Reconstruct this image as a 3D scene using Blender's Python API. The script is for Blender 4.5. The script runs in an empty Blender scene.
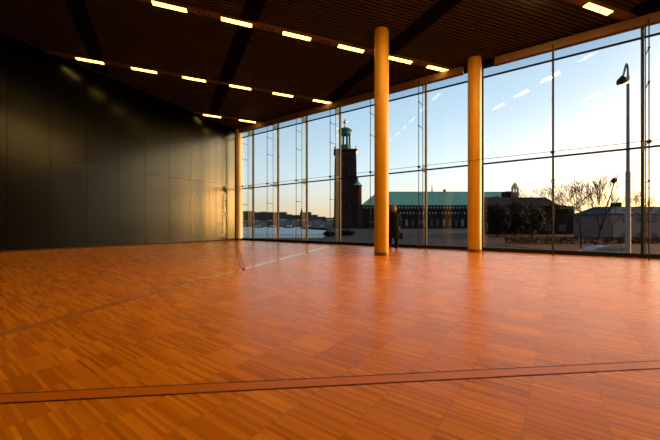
import bpy, math, random
from mathutils import Vector, Matrix
S = bpy.context.scene
COL = S.collection
PI = math.pi
F, CX, HY, EYE = 316.0, 330.0, 224.5, 0.95      # focal length in pixels, principal column, horizon row, eye height

# ------------------------------------------------------------------ camera, sky, exposure
cam = bpy.data.cameras.new('camera')
cam.sensor_width = 36.0
cam.lens = F / 660 * 36
cam.shift_y = 4.5 / 660
cam.clip_end = 5000
cam.clip_start = 0.05
cam_o = bpy.data.objects.new('camera', cam)
COL.objects.link(cam_o)
cam_o.location = (0, 0, EYE)
cam_o.rotation_euler = (PI / 2, 0, 0)
S.camera = cam_o
S.view_settings.view_transform = 'Standard'
S.view_settings.look = 'None'
S.view_settings.gamma = 1
S.view_settings.use_curve_mapping = False
S.view_settings.exposure = 0.0
S.cycles.transparent_max_bounces = 32
S.cycles.max_bounces = 10
S.cycles.sample_clamp_indirect = 6

SUN_AZ, SUN_EL = math.radians(78), math.radians(11)
SUN = (math.sin(SUN_AZ) * math.cos(SUN_EL), math.cos(SUN_AZ) * math.cos(SUN_EL), math.sin(SUN_EL))
DISC_AZ, DISC_EL = math.radians(83.5), math.radians(2.8)             # the low sun itself, hazy and wide
LAMP_STRENGTH, FILL_LAMP_STRENGTH = 9.5, 230.0
GLOW_AZ, GLOW_EL = math.radians(60), math.radians(6)
GLOW = (math.sin(GLOW_AZ) * math.cos(GLOW_EL), math.cos(GLOW_AZ) * math.cos(GLOW_EL), math.sin(GLOW_EL))

w = bpy.data.worlds.new('dusk_sky')
S.world = w
w.use_nodes = True
nt = w.node_tree
nt.nodes.clear()
def wn(t, **k):
    n = nt.nodes.new(t)
    for a, b in k.items(): setattr(n, a, b)
    return n
def wmath(op, a, b=None):
    n = wn('ShaderNodeMath', operation=op)
    for i, v in enumerate((a, b)):
        if v is None: continue
        if isinstance(v, (int, float)): n.inputs[i].default_value = v
        else: nt.links.new(v, n.inputs[i])
    return n.outputs[0]
tc = wn('ShaderNodeTexCoord')
sep = wn('ShaderNodeSeparateXYZ'); nt.links.new(tc.outputs['Generated'], sep.inputs[0])
ramp = wn('ShaderNodeValToRGB')
nt.links.new(sep.outputs['Z'], ramp.inputs[0])
stops = [(0.0, (0.66, 0.47, 0.25)), (0.045, (0.72, 0.61, 0.42)), (0.10, (0.70, 0.72, 0.68)), (0.16, (0.60, 0.74, 0.81)), (0.30, (0.42, 0.60, 0.76)), (0.55, (0.26, 0.42, 0.64)), (1.0, (0.14, 0.26, 0.46))]
el = ramp.color_ramp.elements
while len(el) < len(stops): el.new(0.5)
for e_, (p, c) in zip(el, stops):
    e_.position = p; e_.color = (*c, 1)
dot = wn('ShaderNodeVectorMath', operation='DOT_PRODUCT')
nt.links.new(tc.outputs['Generated'], dot.inputs[0]); dot.inputs[1].default_value = SUN
d0 = wmath('MAXIMUM', dot.outputs['Value'], 0.0)
dg = wn('ShaderNodeVectorMath', operation='DOT_PRODUCT')
nt.links.new(tc.outputs['Generated'], dg.inputs[0]); dg.inputs[1].default_value = GLOW
g0 = wmath('MAXIMUM', dg.outputs['Value'], 0.0)
low = wmath('EXPONENT', wmath('MULTIPLY', wmath('ABSOLUTE', sep.outputs['Z']), -7.0))
def addlobe(acc, fac, col):
    m = wn('ShaderNodeVectorMath', operation='SCALE')
    m.inputs[0].default_value = col
    nt.links.new(fac, m.inputs['Scale'])
    a = wn('ShaderNodeVectorMath', operation='ADD')
    nt.links.new(acc, a.inputs[0]); nt.links.new(m.outputs[0], a.inputs[1])
    return a.outputs[0]
side = wmath('ADD', wmath('MULTIPLY', dg.outputs['Value'], 0.42), 0.78)      # the sky away from the sunset is darker
sc0 = wn('ShaderNodeVectorMath', operation='SCALE'); nt.links.new(ramp.outputs[0], sc0.inputs[0]); nt.links.new(side, sc0.inputs['Scale'])
acc = sc0.outputs[0]
low4 = wmath('EXPONENT', wmath('MULTIPLY', wmath('ABSOLUTE', sep.outputs['Z']), -4.0))
acc = addlobe(acc, wmath('MULTIPLY', wmath('POWER', g0, 2.0), low4), (0.40, 0.33, 0.18))
acc = addlobe(acc, wmath('MULTIPLY', wmath('POWER', g0, 12.0), low), (3.6, 1.7, 0.3))
acc = addlobe(acc, wmath('POWER', d0, 32.0), (30.0, 18.0, 8.5))
d2 = wn('ShaderNodeVectorMath', operation='DOT_PRODUCT')
nt.links.new(tc.outputs['Generated'], d2.inputs[0])
d2.inputs[1].default_value = (math.sin(DISC_AZ) * math.cos(DISC_EL), math.cos(DISC_AZ) * math.cos(DISC_EL), math.sin(DISC_EL))
acc = addlobe(acc, wmath('POWER', wmath('MAXIMUM', d2.outputs['Value'], 0.0), 600.0), (190.0, 66.0, 9.0))
bg = wn('ShaderNodeBackground'); nt.links.new(acc, bg.inputs[0]); bg.inputs[1].default_value = 1.2
wo = wn('ShaderNodeOutputWorld'); nt.links.new(bg.outputs[0], wo.inputs[0])

# ------------------------------------------------------------------ materials
def mat(name, base, rough=0.6, metal=0.0, var=0.0, scale=4.0, stretch=(1, 1, 1), bump=0.0, spec=0.5, coat=0.0, emit=None, estr=0.0):
    m = bpy.data.materials.new(name); m.use_nodes = True
    t = m.node_tree; b = t.nodes['Principled BSDF']
    b.inputs['Base Color'].default_value = (*base, 1)
    b.inputs['Roughness'].default_value = rough
    b.inputs['Metallic'].default_value = metal
    b.inputs['Specular IOR Level'].default_value = spec
    b.inputs['Coat Weight'].default_value = coat
    if emit:
        b.inputs['Emission Color'].default_value = (*emit, 1); b.inputs['Emission Strength'].default_value = estr
    if var or bump:
        c = t.nodes.new('ShaderNodeTexCoord'); mp = t.nodes.new('ShaderNodeMapping'); mp.inputs['Scale'].default_value = stretch
        t.links.new(c.outputs['Object'], mp.inputs[0])
        n = t.nodes.new('ShaderNodeTexNoise'); n.inputs['Scale'].default_value = scale; n.inputs['Detail'].default_value = 4
        t.links.new(mp.outputs[0], n.inputs['Vector'])
        if var:
            mr = t.nodes.new('ShaderNodeMapRange'); mr.inputs['To Min'].default_value = 1 - var; mr.inputs['To Max'].default_value = 1 + var
            mr.inputs['From Min'].default_value = 0.25; mr.inputs['From Max'].default_value = 0.75
            t.links.new(n.outputs['Fac'], mr.inputs[0])
            v = t.nodes.new('ShaderNodeVectorMath'); v.operation = 'SCALE'; v.inputs[0].default_value = base
            t.links.new(mr.outputs[0], v.inputs['Scale']); t.links.new(v.outputs[0], b.inputs['Base Color'])
        if bump:
            bp = t.nodes.new('ShaderNodeBump'); bp.inputs['Strength'].default_value = bump; bp.inputs['Distance'].default_value = 0.02
            t.links.new(n.outputs['Fac'], bp.inputs['Height']); t.links.new(bp.outputs[0], b.inputs['Normal'])
    return m

def glass_mat(name, tint, milk=0.0, gloss=1.0):
    m = bpy.data.materials.new(name); m.use_nodes = True
    t = m.node_tree; t.nodes.clear()
    out = t.nodes.new('ShaderNodeOutputMaterial')
    tr = t.nodes.new('ShaderNodeBsdfTransparent'); tr.inputs[0].default_value = (*tint, 1)
    gl = t.nodes.new('ShaderNodeBsdfGlossy'); gl.inputs['Roughness'].default_value = 0.25 if milk else 0.02
    lw = t.nodes.new('ShaderNodeLayerWeight'); lw.inputs[0].default_value = 0.5
    p = t.nodes.new('ShaderNodeMath'); p.operation = 'POWER'; p.inputs[1].default_value = 5
    t.links.new(lw.outputs['Facing'], p.inputs[0])
    ma = t.nodes.new('ShaderNodeMath'); ma.operation = 'MULTIPLY_ADD'; ma.inputs[1].default_value = 0.96 * gloss; ma.inputs[2].default_value = 0.04 * gloss
    t.links.new(p.outputs[0], ma.inputs[0])
    base = tr
    if milk:
        df = t.nodes.new('ShaderNodeBsdfTranslucent'); df.inputs[0].default_value = (0.85, 0.9, 0.85, 1)
        d2 = t.nodes.new('ShaderNodeBsdfDiffuse'); d2.inputs[0].default_value = (0.85, 0.9, 0.85, 1)
        ad = t.nodes.new('ShaderNodeMixShader'); t.links.new(df.outputs[0], ad.inputs[1]); t.links.new(d2.outputs[0], ad.inputs[2])
        mx = t.nodes.new('ShaderNodeMixShader'); mx.inputs[0].default_value = milk
        t.links.new(tr.outputs[0], mx.inputs[1]); t.links.new(ad.outputs[0], mx.inputs[2])
        base = mx
    mix = t.nodes.new('ShaderNodeMixShader')
    t.links.new(ma.outputs[0], mix.inputs[0]); t.links.new(base.outputs[0], mix.inputs[1]); t.links.new(gl.outputs[0], mix.inputs[2])
    t.links.new(mix.outputs[0], out.inputs[0])
    return m

def floor_mat():
    m = bpy.data.materials.new('parquet'); m.use_nodes = True
    t = m.node_tree; b = t.nodes['Principled BSDF']; N = t.nodes; L = t.links
    def mth(op, a, bb=None):
        n = N.new('ShaderNodeMath'); n.operation = op
        for i, v in enumerate((a, bb)):
            if v is None: continue
            if isinstance(v, (int, float)): n.inputs[i].default_value = v
            else: L.new(v, n.inputs[i])
        return n.outputs[0]
    c = N.new('ShaderNodeTexCoord'); sp = N.new('ShaderNodeSeparateXYZ'); L.new(c.outputs['Object'], sp.inputs[0])
    T, W_ = 0.325, 0.0195
    xs = mth('DIVIDE', mth('ADD', sp.outputs['X'], 0.138), T)
    ys = mth('DIVIDE', sp.outputs['Y'], W_)
    yt = mth('DIVIDE', sp.outputs['Y'], W_ * 16)
    def cell(a, bb):
        cb = N.new('ShaderNodeCombineXYZ'); L.new(mth('FLOOR', a), cb.inputs[0]); L.new(mth('FLOOR', bb), cb.inputs[1])
        wnz = N.new('ShaderNodeTexWhiteNoise'); wnz.noise_dimensions = '2D'; L.new(cb.outputs[0], wnz.inputs['Vector'])
        return wnz.outputs['Value']
    strip = cell(xs, ys); tile = cell(xs, yt)
    mp = N.new('ShaderNodeMapping'); mp.inputs['Scale'].default_value = (3, 60, 1); L.new(c.outputs['Object'], mp.inputs[0])
    nz = N.new('ShaderNodeTexNoise'); nz.inputs['Scale'].default_value = 2.2; nz.inputs['Detail'].default_value = 3; L.new(mp.outputs[0], nz.inputs['Vector'])
    v = mth('ADD', mth('ADD', mth('MULTIPLY', strip, 0.46), 0.09), mth('ADD', mth('MULTIPLY', tile, 0.15), mth('MULTIPLY', nz.outputs['Fac'], 0.25)))
    cr = N.new('ShaderNodeValToRGB'); L.new(v, cr.inputs[0])
    e = cr.color_ramp.elements
    e[0].position = 0.08; e[0].color = (0.19, 0.049, 0.0012, 1)
    e[1].position = 0.95; e[1].color = (0.74, 0.310, 0.010, 1)
    k = e.new(0.3); k.color = (0.38, 0.120, 0.002, 1)
    k = e.new(0.65); k.color = (0.53, 0.188, 0.004, 1)
    fx = mth('FRACT', xs); fy = mth('FRACT', ys)
    ex = mth('MINIMUM', fx, mth('SUBTRACT', 1.0, fx)); ey = mth('MINIMUM', fy, mth('SUBTRACT', 1.0, fy))
    sx = mth('SMOOTH_MIN', mth('DIVIDE', ex, 0.014), 1.0); sy = mth('MINIMUM', mth('DIVIDE', ey, 0.06), 1.0)
    sx = mth('MINIMUM', mth('DIVIDE', ex, 0.012), 1.0)
    s = mth('MULTIPLY', mth('MULTIPLY_ADD', sx, 0.4), 1.0)
    N_ = s.node.inputs[0].links[0].from_node; N_.inputs[2].default_value = 0.6
    s2 = mth('MULTIPLY_ADD', sy, 0.25); s2.node.inputs[2].default_value = 0.75
    sc = N.new('ShaderNodeVectorMath'); sc.operation = 'SCALE'; L.new(cr.outputs[0], sc.inputs[0]); L.new(mth('MULTIPLY', s, s2), sc.inputs['Scale'])
    L.new(sc.outputs[0], b.inputs['Base Color'])
    b.inputs['Roughness'].default_value = 0.33
    b.inputs['Specular IOR Level'].default_value = 0.14
    b.inputs['Coat Weight'].default_value = 0.0
    r = mth('MULTIPLY_ADD', strip, 0.11); r.node.inputs[2].default_value = 0.23
    L.new(r, b.inputs['Roughness'])
    bp = N.new('ShaderNodeBump'); bp.inputs['Strength'].default_value = 0.25; bp.inputs['Distance'].default_value = 0.002
    L.new(mth('MULTIPLY', s, s2), bp.inputs['Height']); L.new(bp.outputs[0], b.inputs['Normal'])
    return m

M = dict(
    floor=floor_mat(),
    strip=mat('inlay_wood', (0.42, 0.125, 0.004), 0.35, spec=0.2, var=0.2, scale=3, stretch=(1, 30, 1)),
    strip2=mat('lacquered_inlay_wood', (0.42, 0.14, 0.008), 0.13, spec=0.6),
    joint=mat('dark_joint', (0.035, 0.010, 0.002), 0.6, spec=0.1),
    panel=mat('dark_metal_panel', (0.0145, 0.0182, 0.0200), 0.21, metal=0.95, var=0.06, scale=3, stretch=(5, 5, 0.12), bump=0.012),
    backing=mat('panel_backing', (0.09, 0.085, 0.07), 0.6),
    slat=mat('ceiling_slat', (0.034, 0.031, 0.031), 0.7, var=0.2, scale=2),
    black=mat('ceiling_black', (0.002, 0.002, 0.002), 0.9, spec=0.1),
    track=mat('lamp_track', (0.16, 0.10, 0.07), 0.5),
    diffuser=mat('lamp_diffuser', (0.8, 0.7, 0.5), 0.5, emit=(1.0, 0.50, 0.075), estr=LAMP_STRENGTH),
    diffuser2=mat('fill_lamp_diffuser', (0.8, 0.7, 0.5), 0.5, emit=(1.0, 0.50, 0.13), estr=FILL_LAMP_STRENGTH),
    lampframe=mat('lamp_frame', (0.12, 0.08, 0.05), 0.5),
    column=mat('warm_lit_column_paint', (0.53, 0.30, 0.012), 0.42),  # orange of the warm lamp light is mixed into this colour
    column_sunlit=mat('sunlit_column_paint', (0.88, 0.74, 0.52), 0.42),  # paler copy: sunlight on the corner column put into its colour
    shoe=mat('column_shoe', (0.22, 0.10, 0.02), 0.4, metal=0.6),
    fascia=mat('bronze_fascia', (0.15, 0.085, 0.052), 0.45, var=0.1, scale=1),
    frame=mat('dark_frame', (0.012, 0.011, 0.010), 0.5, spec=0.15),
    steel=mat('steel_rod', (0.02, 0.02, 0.019), 0.6, spec=0.1),
    clamp=glass_mat('pale_clamp', (0.62, 0.64, 0.52), milk=0.12, gloss=0.05),
    node=mat('dark_node', (0.022, 0.02, 0.018), 0.6, spec=0.1),
    pane=glass_mat('window_glass', (0.97, 0.985, 0.985), gloss=0.6),
    frit=glass_mat('fritted_glass', (0.78, 0.84, 0.88)),
    fin=glass_mat('fin_glass', (0.90, 0.94, 0.91), milk=0.012, gloss=0.05),
    wallbrown=mat('brown_wall', (0.05, 0.032, 0.02), 0.6, var=0.1, scale=1),
    coat=mat('black_coat', (0.006, 0.005, 0.006), 0.9, spec=0.1),
    skin=mat('skin', (0.48, 0.27, 0.18), 0.5),
    hair=mat('blond_hair', (0.17, 0.11, 0.055), 0.6, var=0.3, scale=30, stretch=(1, 1, 0.1)),
    leather=mat('black_leather', (0.006, 0.005, 0.005), 0.5, spec=0.2),
    street=mat('asphalt', (0.018, 0.017, 0.016), 0.85, var=0.2, scale=0.3, spec=0.08),
    quay=mat('quay_stone', (0.07, 0.07, 0.07), 0.85, var=0.2, scale=0.2, spec=0.08),
    water=mat('water', (0.085, 0.13, 0.16), 0.4, var=0.15, scale=0.02, bump=0.1),
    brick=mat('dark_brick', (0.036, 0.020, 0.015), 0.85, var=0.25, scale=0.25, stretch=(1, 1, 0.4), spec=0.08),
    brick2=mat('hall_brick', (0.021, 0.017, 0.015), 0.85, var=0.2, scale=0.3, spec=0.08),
    copper=mat('green_copper', (0.16, 0.36, 0.27), 0.6, var=0.12, scale=0.15, stretch=(1, 0.3, 0.3), spec=0.08),
    darkcopper=mat('dark_copper', (0.04, 0.12, 0.10), 0.6, spec=0.08),
    gold=mat('gilding', (0.75, 0.50, 0.20), 0.35, metal=0.6),
    stone=mat('pale_stone', (0.42, 0.38, 0.33), 0.8, spec=0.08),
    darkglass=mat('dark_window', (0.03, 0.035, 0.04), 0.3),
    plaster=mat('pink_plaster', (0.30, 0.20, 0.16), 0.85, var=0.1, scale=0.3, spec=0.08),
    slate=mat('slate_roof', (0.06, 0.08, 0.10), 0.7, var=0.15, scale=0.4, spec=0.08),
    darkwood=mat('dark_timber', (0.014, 0.012, 0.010), 0.85, var=0.2, scale=0.5, spec=0.08),
    greenroof=mat('green_roof', (0.12, 0.30, 0.08), 0.6, spec=0.08),
    bark=mat('bark', (0.045, 0.030, 0.020), 0.9, spec=0.08),
    twig=mat('twigs', (0.06, 0.036, 0.02), 0.9, spec=0.08),
    leaf=mat('evergreen_leaf', (0.006, 0.007, 0.0045), 0.8, spec=0.08),
    hedge=mat('brown_hedge', (0.055, 0.025, 0.012), 0.9, var=0.4, scale=3, spec=0.08),
    soil=mat('brown_soil', (0.05, 0.022, 0.010), 0.9, var=0.3, scale=0.5, spec=0.08),
    carpaint=mat('silver_paint', (0.22, 0.225, 0.225), 0.3, metal=0.6),
    carglass=mat('car_glass', (0.03, 0.04, 0.05), 0.08),
    tyre=mat('tyre', (0.012, 0.012, 0.012), 0.8, spec=0.08),
    tail=mat('tail_lamp', (0.45, 0.03, 0.02), 0.3, spec=0.08),
    pole=mat('lamp_pole', (0.20, 0.22, 0.225), 0.5, spec=0.08),
    houseA=mat('far_wall', (0.09, 0.08, 0.07), 0.9, spec=0.08),
    houseB=mat('far_wall_pale', (0.20, 0.22, 0.23), 0.9, spec=0.08),
    houseC=mat('far_wall_red', (0.10, 0.06, 0.045), 0.9, spec=0.08),
    roofA=mat('far_roof', (0.05, 0.042, 0.036), 0.9, spec=0.08),
    hill=mat('far_hill', (0.04, 0.036, 0.028), 0.95, var=0.3, scale=0.03, spec=0.08),
    boat=mat('boat_white', (0.60, 0.62, 0.63), 0.5, spec=0.08),
)

# ------------------------------------------------------------------ mesh helpers
class MB:
    def __init__(s): s.v = []; s.f = []
    def add(s, vs, fs):
        o = len(s.v); s.v += [tuple(p) for p in vs]; s.f += [tuple(i + o for i in f) for f in fs]; return s
    def box(s, x0, x1, y0, y1, z0, z1, fn=None):
        vs = [(x, y, z) for z in (z0, z1) for y in (y0, y1) for x in (x0, x1)]
        if fn: vs = [fn(*p) for p in vs]
        return s.add(vs, [(0, 2, 3, 1), (4, 5, 7, 6), (0, 1, 5, 4), (2, 6, 7, 3), (0, 4, 6, 2), (1, 3, 7, 5)])
    def cyl(s, p0, p1, r0, r1=None, n=10, caps=True):
        r1 = r0 if r1 is None else r1
        p0, p1 = Vector(p0), Vector(p1); d = (p1 - p0).normalized()
        a = d.orthogonal().normalized(); b = d.cross(a)
        vs = []
        for p, r in ((p0, r0), (p1, r1)):
            for i in range(n):
                t = 2 * PI * i / n; vs.append(p + a * (r * math.cos(t)) + b * (r * math.sin(t)))
        fs = [(i, (i + 1) % n, n + (i + 1) % n, n + i) for i in range(n)]
        if caps: fs += [tuple(range(n - 1, -1, -1)), tuple(range(n, 2 * n))]
        return s.add(vs, fs)
    def lathe(s, c, prof, n=24, sx=1, sy=1, rot=0):
        vs = []; fs = []
        for (r, z) in prof:
            for i in range(n):
                t = 2 * PI * (i + 0.5) / n + rot
                vs.append((c[0] + r * math.cos(t) * sx, c[1] + r * math.sin(t) * sy, c[2] + z))
        for k in range(len(prof) - 1):
            for i in range(n):
                j = (i + 1) % n; fs.append((k * n + i, k * n + j, (k + 1) * n + j, (k + 1) * n + i))
        fs.append(tuple(range(n - 1, -1, -1))); m = (len(prof) - 1) * n; fs.append(tuple(range(m, m + n)))
        return s.add(vs, fs)
    def rings(s, rs, n=16):           # list of (cx, cy, cz, rx, ry)
        vs = []; fs = []
        for (x, y, z, rx, ry) in rs:
            for i in range(n):
                t = 2 * PI * i / n; vs.append((x + rx * math.cos(t), y + ry * math.sin(t), z))
        for k in range(len(rs) - 1):
            for i in range(n):
                j = (i + 1) % n; fs.append((k * n + i, k * n + j, (k + 1) * n + j, (k + 1) * n + i))
        fs.append(tuple(range(n - 1, -1, -1))); m = (len(rs) - 1) * n; fs.append(tuple(range(m, m + n)))
        return s.add(vs, fs)
    def prism(s, pts, z0, z1):
        n = len(pts)
        vs = [(x, y, z0) for x, y in pts] + [(x, y, z1) for x, y in pts]
        fs = [(i, (i + 1) % n, n + (i + 1) % n, n + i) for i in range(n)] + [tuple(range(n - 1, -1, -1)), tuple(range(n, 2 * n))]
        return s.add(vs, fs)
    def extrude(s, pts, vec):          # 3-D polygon swept along vec
        n = len(pts); vec = Vector(vec)
        vs = [Vector(p) for p in pts] + [Vector(p) + vec for p in pts]
        fs = [(i, (i + 1) % n, n + (i + 1) % n, n + i) for i in range(n)] + [tuple(range(n - 1, -1, -1)), tuple(range(n, 2 * n))]
        return s.add(vs, fs)
    def ball(s, c, rx, ry=None, rz=None, n=14, m=9):
        ry = rx if ry is None else ry; rz = rx if rz is None else rz
        rs = []
        for k in range(m + 1):
            t = -PI / 2 + PI * k / m; q = max(0.02, math.cos(t))
            rs.append((c[0], c[1], c[2] + rz * math.sin(t), rx * q, ry * q))
        return s.rings(rs, n)
    def build(s, name, m, parent=None, rotz=0, smooth=False):
        me = bpy.data.meshes.new(name)
        off = Vector(parent['_base']) if parent is not None and '_base' in parent else Vector((0, 0, 0))
        me.from_pydata([Vector(p) - off for p in s.v], [], s.f)
        import bmesh
        bm = bmesh.new(); bm.from_mesh(me); bmesh.ops.recalc_face_normals(bm, faces=bm.faces); bm.to_mesh(me); bm.free()
        me.materials.append(M[m] if isinstance(m, str) else m)
        if smooth:
            for p in me.polygons: p.use_smooth = True
            try: me.set_sharp_from_angle(angle=math.radians(40))
            except Exception: pass
        o = bpy.data.objects.new(name, me); COL.objects.link(o)
        if parent is not None:
            o.parent = parent
            if '_base' in parent: o['_base'] = parent['_base']
        o.rotation_euler = (0, 0, rotz)
        return o
def tag(o, label=None, cat=None, group=None, kind=None):
    if label: o['label'] = label
    if cat: o['category'] = cat
    if group: o['group'] = group
    if kind: o['kind'] = kind
    return o
def thing(name, loc, label, cat, group=None):
    o = bpy.data.objects.new(name, None); COL.objects.link(o); o.location = loc; o.empty_display_size = 0.1
    o['_base'] = list(loc)
    return tag(o, label, cat, group)
def struct(o): o['kind'] = 'structure'; return o
def copy_tree(o, parent=None):
    c = o.copy(); COL.objects.link(c)
    if parent is not None: c.parent = parent
    for ch in list(o.children): copy_tree(ch, c)
    return c
ORD = ['first', 'second', 'third', 'fourth', 'fifth', 'sixth', 'seventh', 'eighth', 'ninth', 'tenth', 'eleventh', 'twelfth', 'thirteenth', 'fourteenth']

# ------------------------------------------------------------------ the building frame
U = Vector((-0.8089, 0.5879)); Nn = Vector((0.5879, 0.8089))     # along the glass wall to the left, and out through it
W = 12.45                                                         # distance of the glass from the viewpoint
RW = math.atan2(-U.y, -U.x)                                       # local x = along the glass to the right, local y = outward
def G(a, s, z=0.0):                                               # a: along the glass, s: distance inside it
    p = U * a + Nn * (W - s); return Vector((p.x, p.y, z))
def FR(x, y, z): return G(-x, W - y, z)                           # same, local axes
C0, CK = 6.68, 0.075                                              # the ceiling rises away from the glass
def ceil(x, y): return C0 + CK * (W - (Nn.x * x + Nn.y * y))
A_L = lambda s: 15.85 - 0.053 * s                                 # left wall
A_R, S_B = -9.5, 21.0  # unseen right wall, set close enough to shade the front-left floor

# floor (a slab down to the street)
pts = [(-A_L(0) - 0.15, W + 0.05), (-A_L(S_B) - 0.15, W - S_B - 0.1), (-A_R + 0.1, W - S_B - 0.1), (-A_R + 0.1, W + 0.05)]
struct(MB().prism(pts, -2.6, 0.0).build('floor', 'floor', rotz=RW))

# left wall: metal panels over a backing
def lw(s, d, z): return G(A_L(s) + d, s, z)
def ctop(s, a=15): return C0 + CK * s
b = MB()
q = []
for d, s in ((0.03, -0.0), (0.15, -0.0), (0.15, S_B), (0.03, S_B)): q.append((d, s))
vs = [lw(s, d, 0) for d, s in q] + [lw(s, d, ctop(s) + 0.08) for d, s in q]
b.add(vs, [(0, 1, 2, 3), (4, 5, 6, 7), (0, 1, 5, 4), (1, 2, 6, 5), (2, 3, 7, 6), (3, 0, 4, 7)])
wall_left = struct(b.build('wall_left', 'backing'))
b = MB()
seams = [10.2 - 1.145 * k for k in range(-9, 9)] + [0.02]
seams = [s for s in seams if s < S_B]
for s1, s0 in zip(seams[:-1], seams[1:]):
    if s1 - s0 < 0.1: continue
    for z0, z1 in ((0.06, 3.29), (3.305, None)):
        vs = []
        for d in (0.0, 0.03):
            for s in (s0 + 0.006, s1 - 0.006):
                vs.append(lw(s, d, z0)); vs.append(lw(s, d, z1 if z1 else ctop(s) - 0.02))
        b.add(vs, [(0, 1, 3, 2), (4, 6, 7, 5), (0, 4, 5, 1), (2, 3, 7, 6), (0, 2, 6, 4), (1, 5, 7, 3)])
struct(b.build('wall_panel', 'panel', parent=wall_left))
vs = MB()
vs.add([lw(s, d, z) for d in (-0.012, 0.03) for s in (0.0, S_B) for z in (0.0, 0.06)], [(0, 1, 3, 2), (4, 6, 7, 5), (0, 4, 5, 1), (2, 3, 7, 6), (0, 2, 6, 4), (1, 5, 7, 3)])
struct(vs.build('baseboard_left', 'joint'))

# right and back walls
b = MB()
b.add([G(A_R + d, s, z) for d in (-0.1, 0.0) for s in (0.0, S_B) for z in (0, 1)], [(0, 1, 3, 2), (4, 6, 7, 5), (0, 4, 5, 1), (2, 3, 7, 6), (0, 2, 6, 4), (1, 5, 7, 3)])
b.v = [(x, y, 0 if z == 0 else ceil(x, y) + 0.05) for x, y, z in b.v]
struct(b.build('wall_right', 'wallbrown'))
b = MB()
b.add([G(a, S_B + d, z) for d in (0.0, 0.1) for a in (A_R, A_L(S_B)) for z in (0, 1)], [(0, 1, 3, 2), (4, 6, 7, 5), (0, 4, 5, 1), (2, 3, 7, 6), (0, 2, 6, 4), (1, 5, 7, 3)])
b.v = [(x, y, 0 if z == 0 else ceil(x, y) + 0.05) for x, y, z in b.v]
struct(b.build('wall_back', 'wallbrown'))

# ceiling: black board with slats hung under it, running the way of the lamp rows
RD = Vector((math.sin(math.radians(73.5)), math.cos(math.radians(73.5)))); QD = Vector((-RD.y, RD.x))
def CE(t, q_, dz):                                               # row coordinates -> a point dz above the slat underside
    p = RD * t + QD * q_; return Vector((p.x, p.y, ceil(p.x, p.y) + dz))
poly = [(A_L(0) + 0.15, -0.15), (A_L(S_B) + 0.15, S_B + 0.1), (A_R - 0.1, S_B + 0.1), (A_R - 0.1, -0.15)]
poly = [G(a, s) for a, s in poly]
b = MB()
vs = [(p.x, p.y, ceil(p.x, p.y) + 0.10) for p in poly] + [(p.x, p.y, ceil(p.x, p.y) + 0.3) for p in poly]
b.add(vs, [(3, 2, 1, 0), (4, 5, 6, 7), (0, 1, 5, 4), (1, 2, 6, 5), (2, 3, 7, 6), (3, 0, 4, 7)])
ceiling = struct(b.build('ceiling', 'black'))
inner = [G(A_L(0) - 0.01, 0.3), G(A_L(S_B) - 0.01, S_B), G(A_R, S_B), G(A_R, 0.3)]
ipl = [(RD.dot(p.xy), QD.dot(p.xy)) for p in inner]
def span(q_):
    xs = []
    for i in range(4):
        (t0, q0), (t1, q1) = ipl[i], ipl[(i + 1) % 4]
        if (q0 - q_) * (q1 - q_) < 0: xs.append(t0 + (t1 - t0) * (q_ - q0) / (q1 - q0))
    return (min(xs), max(xs)) if len(xs) == 2 else None
b = MB(); q_ = -22.0
while q_ < 24:
    a0 = span(q_); a1 = span(q_ + 0.075)
    if a0 and a1:
        t0, t1 = max(a0[0], a1[0]), min(a0[1], a1[1])
        if t1 - t0 > 0.2:
            b.box(t0, t1, q_, q_ + 0.075, 0.0, 0.07, fn=CE)
    q_ += 0.12
struct(b.build('ceiling_slats', 'slat', parent=ceiling))

# recess channels across the ceiling, their dark put into flat black strips
BD = Vector((math.sin(math.radians(-27.5)), math.cos(math.radians(-27.5)))); BQ = Vector((BD.y, -BD.x))
def BE(t, q_, dz):
    p = BD * t + BQ * q_; return Vector((p.x, p.y, ceil(p.x, p.y) + dz))
def inroom(p, m=0.05):
    a, s = U.dot(p), W - Nn.dot(p); return s > 0.35 + m and a < A_L(s) - m and a > A_R + m and s < S_B - m
bq1 = BQ.dot(Vector((-2.05, 8.76))); bq2 = BQ.dot(Vector((2.94, 9.01)))
step = bq2 - bq1
for i, k in enumerate((-2, -1, 0, 1, 2, 3)):
    qq = bq1 + step * k
    ts = [t * 0.05 for t in range(-500, 500) if all(inroom(BD * (t * 0.05) + BQ * (qq + e)) for e in (-0.25, 0.25))]
    if len(ts) < 10: continue
    b = MB(); b.box(ts[0], ts[-1], qq - 0.25, qq + 0.25, -0.02, 0.0, fn=BE)
    struct(b.build('trim_%d' % (i + 10), 'black'))

# inlaid wooden strips in the floor, each between two dark joints
def inlay(name, p0, p1, wd, jw=0.013, m_='strip'):
    p0, p1 = Vector(p0), Vector(p1); d = (p1 - p0).normalized(); n = Vector((-d.y, d.x))
    def bar(o0, o1, z, m, nm, par=None):
        vs = []
        for zz in (-0.001, z):
            for p, o in ((p0, o0), (p1, o0), (p1, o1), (p0, o1)):
                c = p + n * o; vs.append((c.x, c.y, zz))
        return MB().add(vs, [(3, 2, 1, 0), (4, 5, 6, 7), (0, 1, 5, 4), (1, 2, 6, 5), (2, 3, 7, 6), (3, 0, 4, 7)]).build(nm, m, par)
    o = struct(bar(-wd / 2, wd / 2, 0.0012, 'joint', name))
    struct(bar(-wd / 2 + jw, wd / 2 - jw, 0.0020, m_, 'inlay', o))
inlay('trim_1', (-4.6, 1.43), (5.0, 2.43), 0.115)
inlay('trim_2', (-4.2, -2.60), (0.18, 14.7), 0.15, 0.003, 'strip2')
inlay('trim_3', (-1.76, 6.45), (-4.95, 16.6), 0.10, 0.012)

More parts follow.
